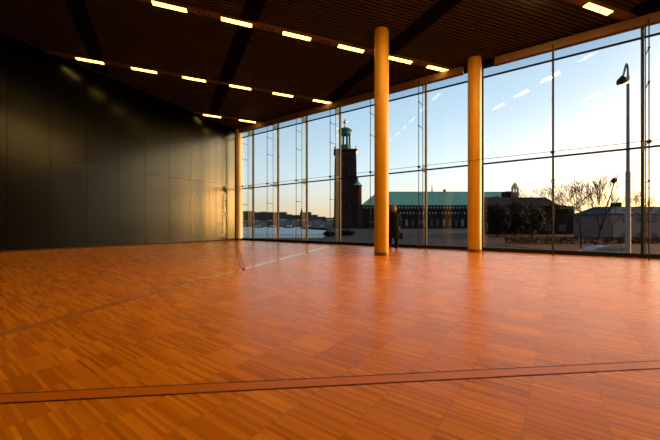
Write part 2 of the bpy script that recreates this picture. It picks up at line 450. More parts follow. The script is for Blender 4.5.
# ------------------------------------------------------------------ glass wall
def wall_a(px): 
    k = (px - CX) / F
    t = W / (Nn.x * k + Nn.y); return U.dot(Vector((k * t, t)))
a_first, a_ninth = wall_a(253.2), wall_a(642.5)
PITCH = (a_first - a_ninth) / 8
posts = [a_first - PITCH * k for k in range(0, 12)]
posts = [a for a in posts if a > A_R + 0.3]
edges = [A_L(0) - 0.02] + posts + [A_R + 0.02]
Z1, Z2, Z3 = 3.13, 6.24, 6.60
for i in range(len(edges) - 1):
    a1, a0 = edges[i], edges[i + 1]
    win = struct(MB().box(-a1 + 0.03, -a0 - 0.03, W - 0.012, W + 0.012, 0.13, Z1 - 0.025).build('window_%d' % (i + 1), 'pane', rotz=RW))
    struct(MB().box(-a1 + 0.03, -a0 - 0.03, W - 0.012, W + 0.012, Z1 + 0.025, Z2 - 0.02).build('pane', 'pane', parent=win))
    struct(MB().box(-a1 + 0.03, -a0 - 0.03, W - 0.012, W + 0.012, Z2 + 0.02, Z3).build('pane', 'frit', parent=win))
aL, aR = A_L(0) - 0.02, A_R + 0.02
struct(MB().box(-aL, -aR, W - 0.06, W + 0.05, 0.0, 0.13).build('trim_4', 'frame', rotz=RW))
struct(MB().box(-aL, -aR, W - 0.04, W + 0.04, Z1 - 0.025, Z1 + 0.025).build('trim_5', 'frame', rotz=RW))
struct(MB().box(-aL, -aR, W - 0.04, W + 0.04, Z2 - 0.02, Z2 + 0.02).build('trim_6', 'frame', rotz=RW))
struct(MB().box(-aL, -aR, W - 0.06, W + 0.12, Z3, C0 + 0.09).build('trim_7', 'frame', rotz=RW))

# bronze fascia, broken around the column by the glass
COLS = [(Vector((1.600, 9.81)), 0.222), (Vector((5.05, 11.04)), 0.222), (G(15.835, 0.12).xy, 0.235)]
xc = -U.dot(COLS[1][0])
for i, (x0, x1) in enumerate(((-aL + 0.5, xc - 0.40), (xc + 0.62, -aR))):
    struct(MB().box(x0, x1, W - 0.52, W - 0.34, 6.37, 6.62).build('trim_%d' % (8 + i), 'fascia', rotz=RW))

# posts of the glass wall: dark mullion, glass fin and tension rod held off it by struts
def make_post(a):
    base = G(a, 0.0, 0.0)
    r = thing('facade_post', base, '', 'glazing post', 'posts of the glass wall')
    x = -a
    MB().box(x - 0.03, x + 0.03, W - 0.05, W + 0.06, 0.0, Z3, fn=FR).build('mullion', 'frame', r)
    MB().box(x - 0.008, x + 0.008, W - 0.38, W - 0.055, 0.14, 6.36, fn=FR).build('glass_fin', 'fin', r)
    b = MB()
    b.cyl(FR(x, W - 0.385, 0.0), FR(x, W - 0.385, 6.37), 0.011, n=8)
    b.build('fin_edge', 'steel', r)
    b = MB(); b.cyl(FR(x, W - 0.81, 0.0), FR(x, W - 0.81, 6.34), 0.014, n=8); b.build('tension_rod', 'node', r)
    for z in (1.05, 2.1, Z1, 4.7, 5.6, 6.33):
        b = MB(); b.cyl(FR(x, W - 0.80, z), FR(x, W - 0.385, z - 0.02), 0.012, n=8)
        b.ball(FR(x, W - 0.81, z), 0.03, n=8, m=6); b.build('strut', 'node', r)
    for z in (Z1, 6.27):
        MB().box(x - 0.02, x + 0.02, W - 0.36, W - 0.04, z - 0.13, z + 0.13, fn=FR).build('clamp_plate', 'clamp', r)
    b = MB(); b.ball(FR(x, W - 0.81, Z1), 0.055, n=10, m=6); b.build('rod_node', 'node', r)
    return r
post0 = make_post(posts[0])
for k, a in enumerate(posts):
    o = post0 if k == 0 else copy_tree(post0)
    if abs(a - U.dot(COLS[1][0])) < 0.35:                        # the column stands where this post would have its fin and rod
        for ch in list(o.children):
            if not ch.name.startswith(('mullion', 'clamp')): bpy.data.objects.remove(ch)
    o.location = G(a, 0, 0)
    o['label'] = '%s slim dark glazing post with glass fin, counted from the corner column at left' % ORD[k]
b = MB(); b.cyl(FR(-posts[0] - 0.8, W - 0.81, Z1 + 0.02), FR(-aR - 0.05, W - 0.81, Z1 + 0.02), 0.008, n=6)
tag(b.build('tie_cable', 'node'), 'thin horizontal steel cable linking the rods along the glass wall', 'cable')

# ------------------------------------------------------------------ columns
for (p, r), lab in zip(COLS, ('thick round orange column standing nearest, in front of the walking person', 'round orange column right of centre, close to the glass wall', 'pale sunlit orange column in the far left corner where metal wall meets glass')):
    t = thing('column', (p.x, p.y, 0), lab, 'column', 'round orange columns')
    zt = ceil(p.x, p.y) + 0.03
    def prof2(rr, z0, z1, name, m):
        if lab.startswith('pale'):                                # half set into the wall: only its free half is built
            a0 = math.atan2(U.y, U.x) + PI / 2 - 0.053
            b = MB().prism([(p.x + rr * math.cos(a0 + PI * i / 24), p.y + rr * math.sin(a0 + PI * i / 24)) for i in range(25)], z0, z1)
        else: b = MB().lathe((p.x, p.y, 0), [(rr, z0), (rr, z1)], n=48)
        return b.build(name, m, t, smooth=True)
    prof2(r, 0.0, zt, 'shaft', 'column_sunlit' if lab.startswith('pale') else 'column')
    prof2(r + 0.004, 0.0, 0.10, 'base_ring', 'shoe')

# ------------------------------------------------------------------ lamp rows
rows = [('upper long row', 9.97, -2.29, 1), ('lower long row', 14.17, -5.82, 0), ('short far row', 18.07, -1.71, 0), ('row at the upper right corner', 6.05, 8.79, 0)]
for q_ in (2.0, -6.0): rows.append((None, q_, q_ * 0.3, 0))  # added unseen rows that throw warm light on columns and floor
lamp0 = None
LP, LL, LW = 1.84, 0.92, 0.075
_bm = []
def fill_mesh():                                                  # added unseen lamps, boosted far above the visible ones to light the hall
    if not _bm:
        m_ = [c for c in lamp0.children if c.name.startswith('diffuser')][0].data.copy(); m_.materials[0] = M['diffuser2']; _bm.append(m_)
    return _bm[0]
def row_pt(q_, px_t): return RD * px_t + QD * q_
for ri, (rname, q_, t_ref, _) in enumerate(rows):
    ts = [t * 0.02 for t in range(-1500, 1500) if inroom(row_pt(q_, t * 0.02), 0.02)]
    t0, t1 = ts[0], ts[-1]
    c = row_pt(q_, (t0 + t1) / 2)
    lab = {'upper long row': 'brown ceiling track carrying the upper long row of strip lamps', 'lower long row': 'thin ceiling track carrying the lower long row of strip lamps',
           'short far row': 'short ceiling track near the far left corner', 'row at the upper right corner': 'ceiling track ending at the glass wall, upper right corner'}.get(rname, 'ceiling lamp track behind the viewpoint, out of view')
    tr = thing('lamp_track', (c.x, c.y, ceil(c.x, c.y)), lab, 'lamp track', 'ceiling lamp tracks')
    MB().box(t0, t1, q_ - 0.11, q_ + 0.11, -0.045, 0.0, fn=CE).build('track_rail', 'track', tr)
    ks = [k for k in range(-20, 20) if t0 + 0.02 < t_ref + k * LP and t_ref + k * LP + 0.35 < t1]
    if rname and not rname.startswith('row at'):
        for k in ks:
            tm = t_ref + k * LP + LL + (LP - LL) / 2
            if tm + 0.2 > t1 or rname == 'short far row': continue
            for e in (-0.14, 0, 0.14):
                b = MB(); b.cyl(CE(tm + e, q_, -0.045), CE(tm + e, q_, -0.055), 0.032, n=10); b.build('spot_socket', 'node', tr)
    if rname and rname.startswith('row at'): ks = [k for k in ks if t_ref + k * LP > 1.3]
    if not rname: ks = [k for k in ks if t_ref + k * LP > 4.2]      # the unseen left part is left out
    for j, k in enumerate(reversed(ks)):
        tl = min(t_ref + k * LP, t1 - LL - 0.02)                    # the last one is drawn back from the glass
        p = row_pt(q_, tl); loc = Vector((p.x, p.y, ceil(p.x, p.y)))
        if lamp0 is None:
            lamp0 = thing('ceiling_lamp', loc, '', 'lamp')
            MB().box(tl, tl + LL, q_ - 0.10, q_ + 0.10, -0.085, -0.045, fn=CE).build('lamp_frame', 'lampframe', lamp0)
            MB().box(tl + 0.015, tl + LL - 0.015, q_ - LW, q_ + LW, -0.10, -0.085, fn=CE).build('diffuser', 'diffuser', lamp0)
            o = lamp0
        else: o = copy_tree(lamp0)
        o.location = loc
        if not rname or (rname.startswith('row at') and j > 0):
            for ch in o.children:
                if ch.name.startswith('diffuser'):
                    ch.data = fill_mesh()
        if rname and (j == 0 or not rname.startswith('row at')):
            o['label'] = ('lit warm strip lamp, %s from the window end of the %s' % (ORD[j], rname)) if not rname.startswith('row at') else 'lit warm strip lamp cut off by the top edge near the upper right corner'
            o['group'] = 'strip lamps of the ' + rname
        else:
            o['label'] = 'added warm fill lamp on the ceiling, out of view'
            o['group'] = 'added fill lamps out of view'

# ------------------------------------------------------------------ person by the glass
def E(px, py, Y): return Vector(((px - CX) * Y / F, Y, EYE + (HY - py) * Y / F))
PP = Vector((2.56, 12.72, 0)); PA = math.radians(-12)               # walks away to the left; local +y = forward
PRm = Matrix.Rotation(math.radians(10), 3, 'Z')
def PL(x, y, z): v = PRm @ Vector((x, y, z)); return Vector((PP.x + v.x, PP.y + v.y, z))
per = thing('person', PP, 'person in a long black coat with light hair walking along the glass wall', 'person')
sk = {}
sv = []; se = []; sr = []
def J(n, x, y, z, r, par=None, ry=None):
    sk[n] = len(sv); v = PL(x, y, z) - PP; sv.append(tuple(v)); sr.append((r, ry or r))
    if par: se.append((sk[par], sk[n]))
J('pelvis', 0, 0, 0.92, 0.115)
J('waist', 0, 0.0, 1.06, 0.105, 'pelvis'); J('chest', 0, 0.01, 1.26, 0.125, 'waist'); J('neckb', 0, 0.01, 1.42, 0.07, 'chest')
J('neck', 0, 0.02, 1.48, 0.05, 'neckb'); J('head0', 0, 0.035, 1.56, 0.078, 'neck'); J('head1', 0, 0.03, 1.64, 0.085, 'head0'); J('head2', 0, 0.025, 1.70, 0.055, 'head1')
J('nose', 0, 0.125, 1.595, 0.014, 'head0')
for sd, nm, fy, ky in ((-1, 'l', 0.16, 0.14), (1, 'r', -0.14, 0.02)):
    J(nm + 'hip', sd * 0.09, 0, 0.86, 0.09, 'pelvis'); J(nm + 'knee', sd * 0.09, ky, 0.48, 0.06, nm + 'hip')
    J(nm + 'ank', sd * 0.08, fy, 0.09, 0.042, nm + 'knee'); J(nm + 'toe', sd * 0.09, fy + 0.15, 0.035, 0.032, nm + 'ank')
    J(nm + 'sh', sd * 0.175, 0.0, 1.37, 0.062, 'chest'); ay = -0.12 if sd < 0 else 0.05
    J(nm + 'elb', sd * 0.265, ay * 0.6, 1.09, 0.045, nm + 'sh'); J(nm + 'wri', sd * 0.275, ay + 0.03, 0.86, 0.028, nm + 'elb')
    J(nm + 'palm', sd * 0.275, ay + 0.045, 0.80, 0.030, nm + 'wri')
    for fi, (dy, ln) in enumerate(((0.030, 0.065), (0.011, 0.078), (-0.009, 0.072), (-0.028, 0.056))):
        J('%sf%da' % (nm, fi), sd * 0.270, ay + 0.045 + dy, 0.765, 0.009, nm + 'palm')
        J('%sf%db' % (nm, fi), sd * 0.250, ay + 0.05 + dy, 0.765 - ln * 0.6, 0.008, '%sf%da' % (nm, fi))
        J('%sf%dc' % (nm, fi), sd * 0.230, ay + 0.052 + dy, 0.768 - ln * 0.75, 0.007, '%sf%db' % (nm, fi))
    J(nm + 'tha', sd * 0.260, ay + 0.085, 0.80, 0.010, nm + 'palm'); J(nm + 'thb', sd * 0.245, ay + 0.098, 0.765, 0.008, nm + 'tha')
me = bpy.data.meshes.new('body'); me.from_pydata(sv, se, [])
body = bpy.data.objects.new('body', me); COL.objects.link(body); body.parent = per
md = body.modifiers.new('skin', 'SKIN')
if not me.skin_vertices: me.attributes.new('skin', 'FLOAT', 'POINT')
if me.skin_vertices:
    for i, r in enumerate(sr): me.skin_vertices[0].data[i].radius = r
    me.skin_vertices[0].data[0].use_root = True
sb = body.modifiers.new('sub', 'SUBSURF'); sb.levels = 2; sb.render_levels = 2
me.materials.append(M['skin'])
def ploft(rs, n=20):
    b = MB().rings(rs, n); b.v = [tuple(PL(*p)) for p in b.v]; return b
ploft([(0, 0.03, 0.42, 0.265, 0.23), (0, 0.025, 0.62, 0.255, 0.215), (0, 0.01, 0.85, 0.24, 0.185), (0, 0.0, 1.03, 0.215, 0.16), (0, 0.0, 1.22, 0.24, 0.17), (0, 0.0, 1.35, 0.235, 0.15), (0, 0.005, 1.42, 0.13, 0.10), (0, 0.015, 1.47, 0.078, 0.075), (0, 0.02, 1.50, 0.075, 0.072)]).build('coat', 'coat', per, smooth=True)
for sd, nm in ((-1, 'l'), (1, 'r')):
    def at(n): return Vector(sv[sk[n]]) + PP
    b = MB(); b.cyl(at(nm + 'sh'), at(nm + 'elb'), 0.092, 0.076, 14); b.cyl(at(nm + 'elb'), at(nm + 'wri'), 0.074, 0.056, 14); b.ball(at(nm + 'sh'), 0.085); b.ball(at(nm + 'elb'), 0.066)
    b.build('sleeve', 'coat', per, smooth=True)
    b = MB(); b.cyl(at(nm + 'hip'), at(nm + 'knee'), 0.105, 0.074, 14); b.ball(at(nm + 'knee'), 0.074); b.cyl(at(nm + 'knee'), at(nm + 'ank'), 0.074, 0.058, 14)
    b.build('trouser_leg', 'coat', per, smooth=True)
    an, to = at(nm + 'ank'), at(nm + 'toe')
    b = MB(); md_ = (an + to) / 2
    b.ball((md_.x, md_.y, 0.045), 0.085, 0.085, 0.045, 14, 8); b.ball((to.x, to.y, 0.04), 0.055, 0.055, 0.04, 12, 8); b.ball((an.x, an.y, 0.055), 0.055, 0.055, 0.055, 12, 8)
    b.build('shoe', 'leather', per, smooth=True)
b = MB()
b.ball((0, 0.005, 1.655), 0.108, 0.108, 0.095, 18, 12); b.ball((0, -0.035, 1.55), 0.112, 0.080, 0.13, 16, 10)
for sd in (-1, 1): b.ball((sd * 0.082, 0.0, 1.56), 0.026, 0.055, 0.085, 10, 8)
b.v = [tuple(PL(*p)) for p in b.v]
b.build('hair', 'hair', per, smooth=True)
b = MB()
for sd in (-1, 1): b.ball((sd * 0.032, 0.108, 1.625), 0.012, 0.008, 0.008, 8, 6)
b.v = [tuple(PL(*p)) for p in b.v]; b.build('eyes', 'leather', per)
hb = thing('handbag', PL(0.27, 0.10, 0.40), 'black handbag hanging from the hand of the walking person', 'bag')
b = MB(); b.box(0.215, 0.345, -0.10, 0.28, 0.36, 0.60, fn=PL); b.box(0.23, 0.33, -0.07, 0.25, 0.60, 0.63, fn=PL); b.build('bag_body', 'leather', hb)
b = MB(); pr = None
for i in range(13):
    t = PI * i / 12; c = PL(0.258, 0.09 - 0.11 * math.cos(t), 0.62 + 0.125 * math.sin(t))
    if pr is not None: b.cyl(pr, c, 0.009, n=8)
    pr = c
b.build('bag_handle', 'leather', hb)

# ------------------------------------------------------------------ outside: ground, quay and water
GZ = -2.6
gp = [G(A_L(0) + 0.2, -0.06), G(A_L(0) + 40, -0.06), E(150, 0, 84), E(322, 0, 84), E(330, 0, 120), E(326, 0, 310), E(300, 0, 420), E(420, 0, 900), E(800, 0, 900), Vector((260, 90, 0)), Vector((90, -75, 0)), G(A_R - 60, -0.06)]
pl = [(p.x, p.y) for p in gp]
struct(MB().prism(pl, GZ - 3.0, GZ).build('ground', 'street'))
struct(MB().box(-2200, 900, 86, 2600, -6.2, -4.6).build('ground_water', 'water'))
# brown planted strip beside the road
pz = [E(478, 0, 60), E(478, 0, 140), E(760, 0, 140), E(760, 0, 36), E(600, 0, 36)]
struct(MB().prism([(p.x, p.y) for p in pz], GZ - 0.05, GZ + 0.06).build('ground_soil', 'soil'))

random.seed(4)
def ext_box(px0, px1, pt, pb, Y, dep):
    a, c = E(px0, pt, Y), E(px1, pb, Y); return a.x, c.x, Y, Y + dep, c.z, a.z
def gable(b, x0, x1, y0, y1, z0, z1):           # ridge along x
    ym = (y0 + y1) / 2
    b.add([(x0, y0, z0), (x1, y0, z0), (x1, y1, z0), (x0, y1, z0), (x0, ym, z1), (x1, ym, z1)], [(0, 1, 5, 4), (2, 3, 4, 5), (0, 4, 3), (1, 2, 5), (3, 2, 1, 0)])

# far shore: hill, skyline houses, waterfront houses, boats
hp = []
for px, py in ((150, 214), (200, 214), (243, 216), (270, 215.5), (290, 217), (300, 219.5), (312, 217), (325, 219.5), (345, 220), (420, 221), (480, 222)): hp.append(E(px, py, 900))
b = MB()
top = [(p.x, p.y, p.z) for p in hp]; pts3 = top + [(hp[-1].x, 900, -5), (hp[0].x, 900, -5)]
b.extrude([(x, y, z) for x, y, z in pts3], (0, 300, 0))
struct(b.build('ground_hill', 'hill'))
x = 241.0
tops = lambda px: 211.3 if px < 288 else (214.3 if px < 297 else (219 if px < 300.5 else (212 if px < 310 else (215 if px < 320 else 217))))
i = 0
while x < 337:
    wd = random.uniform(4.5, 8.5)
    ty = tops(x + wd / 2) + random.uniform(-0.6, 0.7)
    x0, x1, y0, y1, z0, z1 = ext_box(x, x + wd, ty + 1.2, 222, 860, 30); z0 = -2.7
    t = thing('house', ((x0 + x1) / 2, y0, z0), 'small dark building on the skyline of the far shore across the water', 'building', 'skyline buildings on the far shore')
    MB().box(x0, x1, y0, y1, z0, z1).build('wall', random.choice(('houseA', 'houseC', 'houseA')), t)
    b = MB(); gable(b, x0, x1, y0 - 0.5, y1 + 0.5, z1, z1 + 3.2); b.build('roof', 'roofA', t)
    x += wd + 0.15; i += 1
c = E(301.6, 219, 840)
t = thing('church_spire', c, 'small pointed spire rising above the far shore skyline', 'spire')
MB().box(c.x - 3, c.x + 3, c.y - 3, c.y + 3, -2.7, c.z + 17).build('spire_tower', 'houseA', t)
MB().lathe((c.x, c.y, c.z + 17), [(3.6, 0), (0.2, 13)], n=8).build('spire_cap', 'roofA', t)
x = 242.0
while x < 334:
    wd = random.uniform(3.5, 7.5)
    x0, x1, y0, y1, z0, z1 = ext_box(x, x + wd, random.uniform(219.5, 222), 226.5, 790, 18); z0 = -2.7
    t = thing('house', ((x0 + x1) / 2, y0, z0), 'low pale building along the waterfront of the far shore', 'building', 'waterfront buildings on the far shore')
    MB().box(x0, x1, y0, y1, z0, z1).build('wall', random.choice(('houseB', 'houseB', 'houseA')), t)
    b = MB(); gable(b, x0, x1, y0 - 0.4, y1 + 0.4, z1, z1 + 2.6); b.build('roof', random.choice(('houseB', 'roofA')), t)
    x += wd * random.uniform(1.06, 1.35)
struct(MB().prism([(p.x, p.y) for p in (E(140, 0, 770), E(340, 0, 770), E(480, 0, 1000), E(140, 0, 1000))], -4.7, -2.7).build('ground_shore', 'hill'))
for px, Y, L_ in ((258, 560, 22), (272, 600, 17), (289, 520, 20), (308, 610, 24), (322, 560, 15)):
    c = E(px, 0, Y); 
    t = thing('boat', (c.x, Y, -4.6), 'dark moored boat on the pale water off the far shore', 'boat', 'boats on the water')
    b = MB(); h = L_ / 2
    b.add([(c.x - h, Y, -2.6), (c.x - h * 0.8, Y - 2.4, -2.6), (c.x + h * 0.8, Y - 2.4, -2.6), (c.x + h, Y, -2.4), (c.x + h * 0.8, Y + 2.4, -2.6), (c.x - h * 0.8, Y + 2.4, -2.6),
           (c.x - h * 0.85, Y, -4.65), (c.x - h * 0.7, Y - 1.8, -4.65), (c.x + h * 0.7, Y - 1.8, -4.65), (c.x + h * 0.85, Y, -4.65), (c.x + h * 0.7, Y + 1.8, -4.65), (c.x - h * 0.7, Y + 1.8, -4.65)],
          [(0, 1, 2, 3, 4, 5), (11, 10, 9, 8, 7, 6)] + [(i, (i + 1) % 6, 6 + (i + 1) % 6, 6 + i) for i in range(6)])
    b.build('hull', 'houseA', t)
    MB().box(c.x - h * 0.5, c.x + h * 0.4, Y - 1.4, Y + 1.4, -2.6, -0.6).build('cabin', 'boat', t)

# quay railing
rl = thing('railing', (E(270, 0, 83).x, 83, GZ), 'low dark railing along the quay edge in front of the water', 'railing')
x0, x1 = E(225, 0, 83).x, E(322, 0, 83).x
n = 34
for i in range(n):
    xx = x0 + (x1 - x0) * i / (n - 1)
    b = MB(); b.cyl((xx, 83, GZ), (xx, 83, GZ + 1.05), 0.06, n=6); b.build('railing_post', 'pole', rl)
b = MB(); b.cyl((x0, 83, GZ + 1.0), (x1, 83, GZ + 1.0), 0.05, n=6); b.build('handrail', 'pole', rl)
b = MB(); b.cyl((x0, 83, GZ + 0.5), (x1, 83, GZ + 0.5), 0.035, n=6); b.build('lower_rail', 'pole', rl)

# ------------------------------------------------------------------ brick tower with green lantern
TY = 300.0
c = E(345.6, 0, TY + 10); cx_, cy_ = E(345.6, 0, TY).x, TY + 10
zz = lambda py, Y=TY: EYE + (HY - py) * Y / F
t = thing('brick_tower', (cx_, cy_, GZ), 'tall dark brick tower with open green lantern and gilded top', 'tower')
hw = 10.3
sq = lambda r, z: (r * math.sqrt(2), z)
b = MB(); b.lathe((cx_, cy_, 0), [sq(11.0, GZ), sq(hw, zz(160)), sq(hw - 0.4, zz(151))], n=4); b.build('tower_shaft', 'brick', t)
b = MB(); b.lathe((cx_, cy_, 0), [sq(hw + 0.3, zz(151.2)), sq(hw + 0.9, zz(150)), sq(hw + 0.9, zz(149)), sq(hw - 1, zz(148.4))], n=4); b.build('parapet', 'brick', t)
for sx in (-1, 1):
    b = MB(); b.cyl((cx_ + sx * 10, cy_ - 10, zz(153.5)), (cx_ + sx * 10, cy_ - 10, zz(147)), 1.0, 0.5, n=10); b.ball((cx_ + sx * 10, cy_ - 10, zz(147)), 0.9, n=8, m=6); b.build('corner_finial', 'gold' if sx > 0 else 'brick', t)
b = MB()
for dx in (-6, -2, 2, 6):
    b.box(cx_ + dx - 0.8, cx_ + dx + 0.8, cy_ - hw - 0.75, cy_ - hw - 0.2, zz(215), zz(155))
b.build('pilasters', 'brick', t)
for dx, py in ((-3, 162), (4, 172), (-3, 188), (4, 206)):
    MB().box(cx_ + dx - 0.5, cx_ + dx + 0.5, cy_ - hw - 1.2, cy_ - hw + 0.3, zz(py + 3), zz(py)).build('slit_window', 'darkglass', t)
MB().lathe((cx_, cy_, 0), [(6.0, zz(150)), (6.0, zz(143.5)), (5.5, zz(143))], n=8).build('lantern_base', 'darkcopper', t)
for i in range(8):
    a = PI / 8 + i * PI / 4
    b = MB(); b.cyl((cx_ + 4.7 * math.cos(a), cy_ + 4.7 * math.sin(a), zz(143.2)), (cx_ + 4.7 * math.cos(a), cy_ + 4.7 * math.sin(a), zz(131)), 0.85, n=8); b.build('lantern_column', 'darkcopper', t)
MB().lathe((cx_, cy_, 0), [(5.6, zz(132)), (5.6, zz(128.8)), (6.7, zz(128)), (6.5, zz(127)), (4.8, zz(125.6)), (2.6, zz(124.8)), (1.2, zz(124.4))], n=16).build('lantern_roof', 'darkcopper', t)
MB().lathe((cx_, cy_, 0), [(1.3, zz(124.6)), (0.7, zz(122)), (0.8, zz(120.5)), (1.9, zz(119.6)), (2.0, zz(118.4)), (1.0, zz(117.4)), (0.6, zz(116.4)), (0.15, zz(115.2))], n=12).build('gilded_crown', 'gold', t)
# round stair turret against it
b0x, b0y = E(357.6, 0, TY).x, TY + 2
MB().lathe((b0x, b0y, 0), [(4.3, GZ), (4.1, zz(186.6)), (4.6, zz(186)), (4.6, zz(185.3))], n=12).build('stair_turret', 'brick', t)
MB().lathe((b0x, b0y, 0), [(4.7, zz(185.3)), (3.0, zz(182.8)), (1.6, zz(181.5)), (1.2, zz(179.5)), (0.2, zz(175.5))], n=12).build('turret_cap', 'copper', t)

# hall wing with green copper roof
HYD = 300.0
x0, x1 = E(363, 0, HYD).x, E(505.5, 0, HYD).x
ze, zr = zz(205), zz(191.6, HYD + 14)
t = thing('town_hall', ((x0 + x1) / 2, HYD, GZ), 'long dark brick hall with a green copper roof beside the tower', 'building')
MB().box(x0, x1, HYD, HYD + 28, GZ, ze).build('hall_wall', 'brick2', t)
b = MB(); xr = E(378, 0, HYD + 14).x; xe = E(506, 0, HYD + 14).x
b.add([(x0 - 1, HYD - 1, ze), (x1 + 1, HYD - 1, ze), (x1 + 1, HYD + 29, ze), (x0 - 1, HYD + 29, ze), (xr, HYD + 14, zr), (xe, HYD + 14, zr)], [(0, 1, 5, 4), (2, 3, 4, 5), (3, 0, 4), (1, 2, 5), (3, 2, 1, 0)])
b.build('roof', 'copper', t)
MB().box(x0 - 1.2, x1 + 1.2, HYD - 1.3, HYD + 0.2, ze - 1.3, ze).build('cornice', 'darkcopper', t)
win0 = None
def hall_window(xm, z0, z1, wd, m):
    MB().box(xm - wd / 2, xm + wd / 2, HYD - 0.25, HYD + 0.4, z0, z1).build('window', m, t)
for i in range(38):
    xm = E(364 + i * 3.2, 0, HYD).x
    hall_window(xm, zz(208.3), zz(206.9), 1.6, 'stone')
for i in range(30):
    xm = E(372 + i * 3.2, 0, HYD).x
    hall_window(xm, zz(213.8), zz(212.3), 1.2, 'stone' if i % 7 else 'darkglass')
for i in range(18):
    xm = E(388 + i * 6.2, 0, HYD).x
    hall_window(xm, zz(226), zz(219.5), 2.2, 'plaster' if i % 3 == 0 else 'slate')
for px in (432, 444.5):
    p = E(px, 191.6, HYD + 14); b = MB(); b.cyl((p.x, p.y, p.z - 0.6), (p.x, p.y, p.z + (7 if px < 440 else 2.2)), 0.7 if px < 440 else 1.6, 0.1 if px < 440 else 1.2, n=8); b.build('roof_spike' if px < 440 else 'chimney', 'darkcopper', t)
p = E(497.5, 205, 296)
b = MB(); b.extrude([(E(492, 205, 296).x, 296, ze), (E(503, 205, 296).x, 296, ze), (E(503, 200, 296).x, 296, zz(199, 296)), (p.x, 296, zz(195.5, 296)), (E(492, 200, 296).x, 296, zz(199, 296))], (0, 12, 0)); b.build('roof_gable', 'plaster', t)

# little domed turret right of the roof
p = E(515, 0, 285)
t = thing('turret', (p.x, p.y, GZ), 'small turret with a pale golden dome at the right end of the green roof', 'turret')
z2 = lambda py: zz(py, 285)
MB().lathe((p.x, p.y, 0), [(3.2, GZ), (3.2, z2(193)), (3.6, z2(192.5))], n=8).build('turret_body', 'plaster', t)
for i in range(8):
    a = PI / 8 + i * PI / 4; b = MB(); b.cyl((p.x + 2.6 * math.cos(a), p.y + 2.6 * math.sin(a), z2(192.5)), (p.x + 2.6 * math.cos(a), p.y + 2.6 * math.sin(a), z2(188)), 0.4, n=6); b.build('turret_column', 'stone', t)
MB().lathe((p.x, p.y, 0), [(3.4, z2(188.3)), (3.2, z2(187.4)), (2.3, z2(185)), (1.0, z2(183.4)), (0.3, z2(182.4)), (0.1, z2(179.8))], n=14).build('dome', 'gold', t)
MB().box(E(506, 0, 288).x, E(512.5, 0, 288).x, 287, 296, GZ, z2(191)).build('turret_annex', 'brick', t)

# dark timber building with a green end roof, seen behind the trees
YB = 112
t = thing('timber_building', (E(540, 0, YB).x, YB, GZ), 'long low dark building behind the bare trees, its right end roof green', 'building')
xa, xb = E(488, 0, YB).x, E(574, 0, YB).x
MB().box(xa, xb, YB, YB + 14, GZ, zz(206, YB)).build('wall', 'darkwood', t)
b = MB()
b.extrude([(xa - 0.5, YB - 0.8, zz(206, YB)), (xa - 0.5, YB + 14.8, zz(206, YB)), (xa - 0.5, YB + 7, zz(201, YB + 7) + 1.4)], (E(560, 0, YB).x - xa, 0, 0)); b.build('roof', 'darkwood', t)
b = MB()
b.extrude([(E(558, 0, YB).x, YB - 1.2, zz(208.5, YB)), (E(558, 0, YB).x, YB + 14.8, zz(208.5, YB)), (E(558, 0, YB).x, YB + 7, zz(204.5, YB + 7))], (E(576, 0, YB).x - E(558, 0, YB).x, 0, 0)); b.build('green_roof', 'greenroof', t)
for px in (506, 520, 534, 548, 562):
    q = E(px, 0, YB); MB().box(q.x - 1.2, q.x + 1.2, YB - 0.12, YB + 0.2, GZ + 1.2, GZ + 3.6).build('window', 'darkglass', t)

# pink house at the right
YR = 82
t = thing('plaster_house', (E(640, 0, YR).x, YR, GZ), 'dull pink plaster house with slate roof at the right edge', 'building')
xa, xb = E(612, 0, YR).x, E(735, 0, YR).x
MB().box(xa, xb, YR, YR + 13, GZ, zz(213.5, YR)).build('wall', 'plaster', t)
b = MB(); zt = zz(206.5, YR + 4); ze2 = zz(213.5, YR)
b.add([(xa - 0.5, YR - 0.5, ze2), (xb + 0.5, YR - 0.5, ze2), (xb + 0.5, YR + 13.5, ze2), (xa - 0.5, YR + 13.5, ze2), (xa + 3, YR + 4, zt), (xb - 3, YR + 4, zt), (xb - 3, YR + 9, zt + 0.2), (xa + 3, YR + 9, zt + 0.2)],
      [(0, 1, 5, 4), (1, 2, 6, 5), (2, 3, 7, 6), (3, 0, 4, 7), (4, 5, 6, 7), (3, 2, 1, 0)]); b.build('roof', 'slate', t)
MB().box(E(631, 0, YR).x, E(636, 0, YR).x, YR + 4, YR + 6, zt - 0.5, zt + 1.1).build('chimney', 'brick', t)
for row, (pyt, pyb) in enumerate(((217.5, 222.5), (233, 238))):
    for px in (626, 640, 654, 668, 690):
        x_, z0, z1 = E(px, 0, YR).x, zz(pyb, YR), zz(pyt, YR)
        f_ = MB().box(x_ - 0.85, x_ + 0.85, YR - 0.06, YR + 0.3, z0 - 0.1, z1 + 0.1).build('window', 'plaster', t)
        for s_ in (-1, 1): MB().box(x_ + s_ * 0.40 - 0.36, x_ + s_ * 0.40 + 0.36, YR - 0.10, YR + 0.1, z0, z1).build('window_pane', 'darkglass', f_)

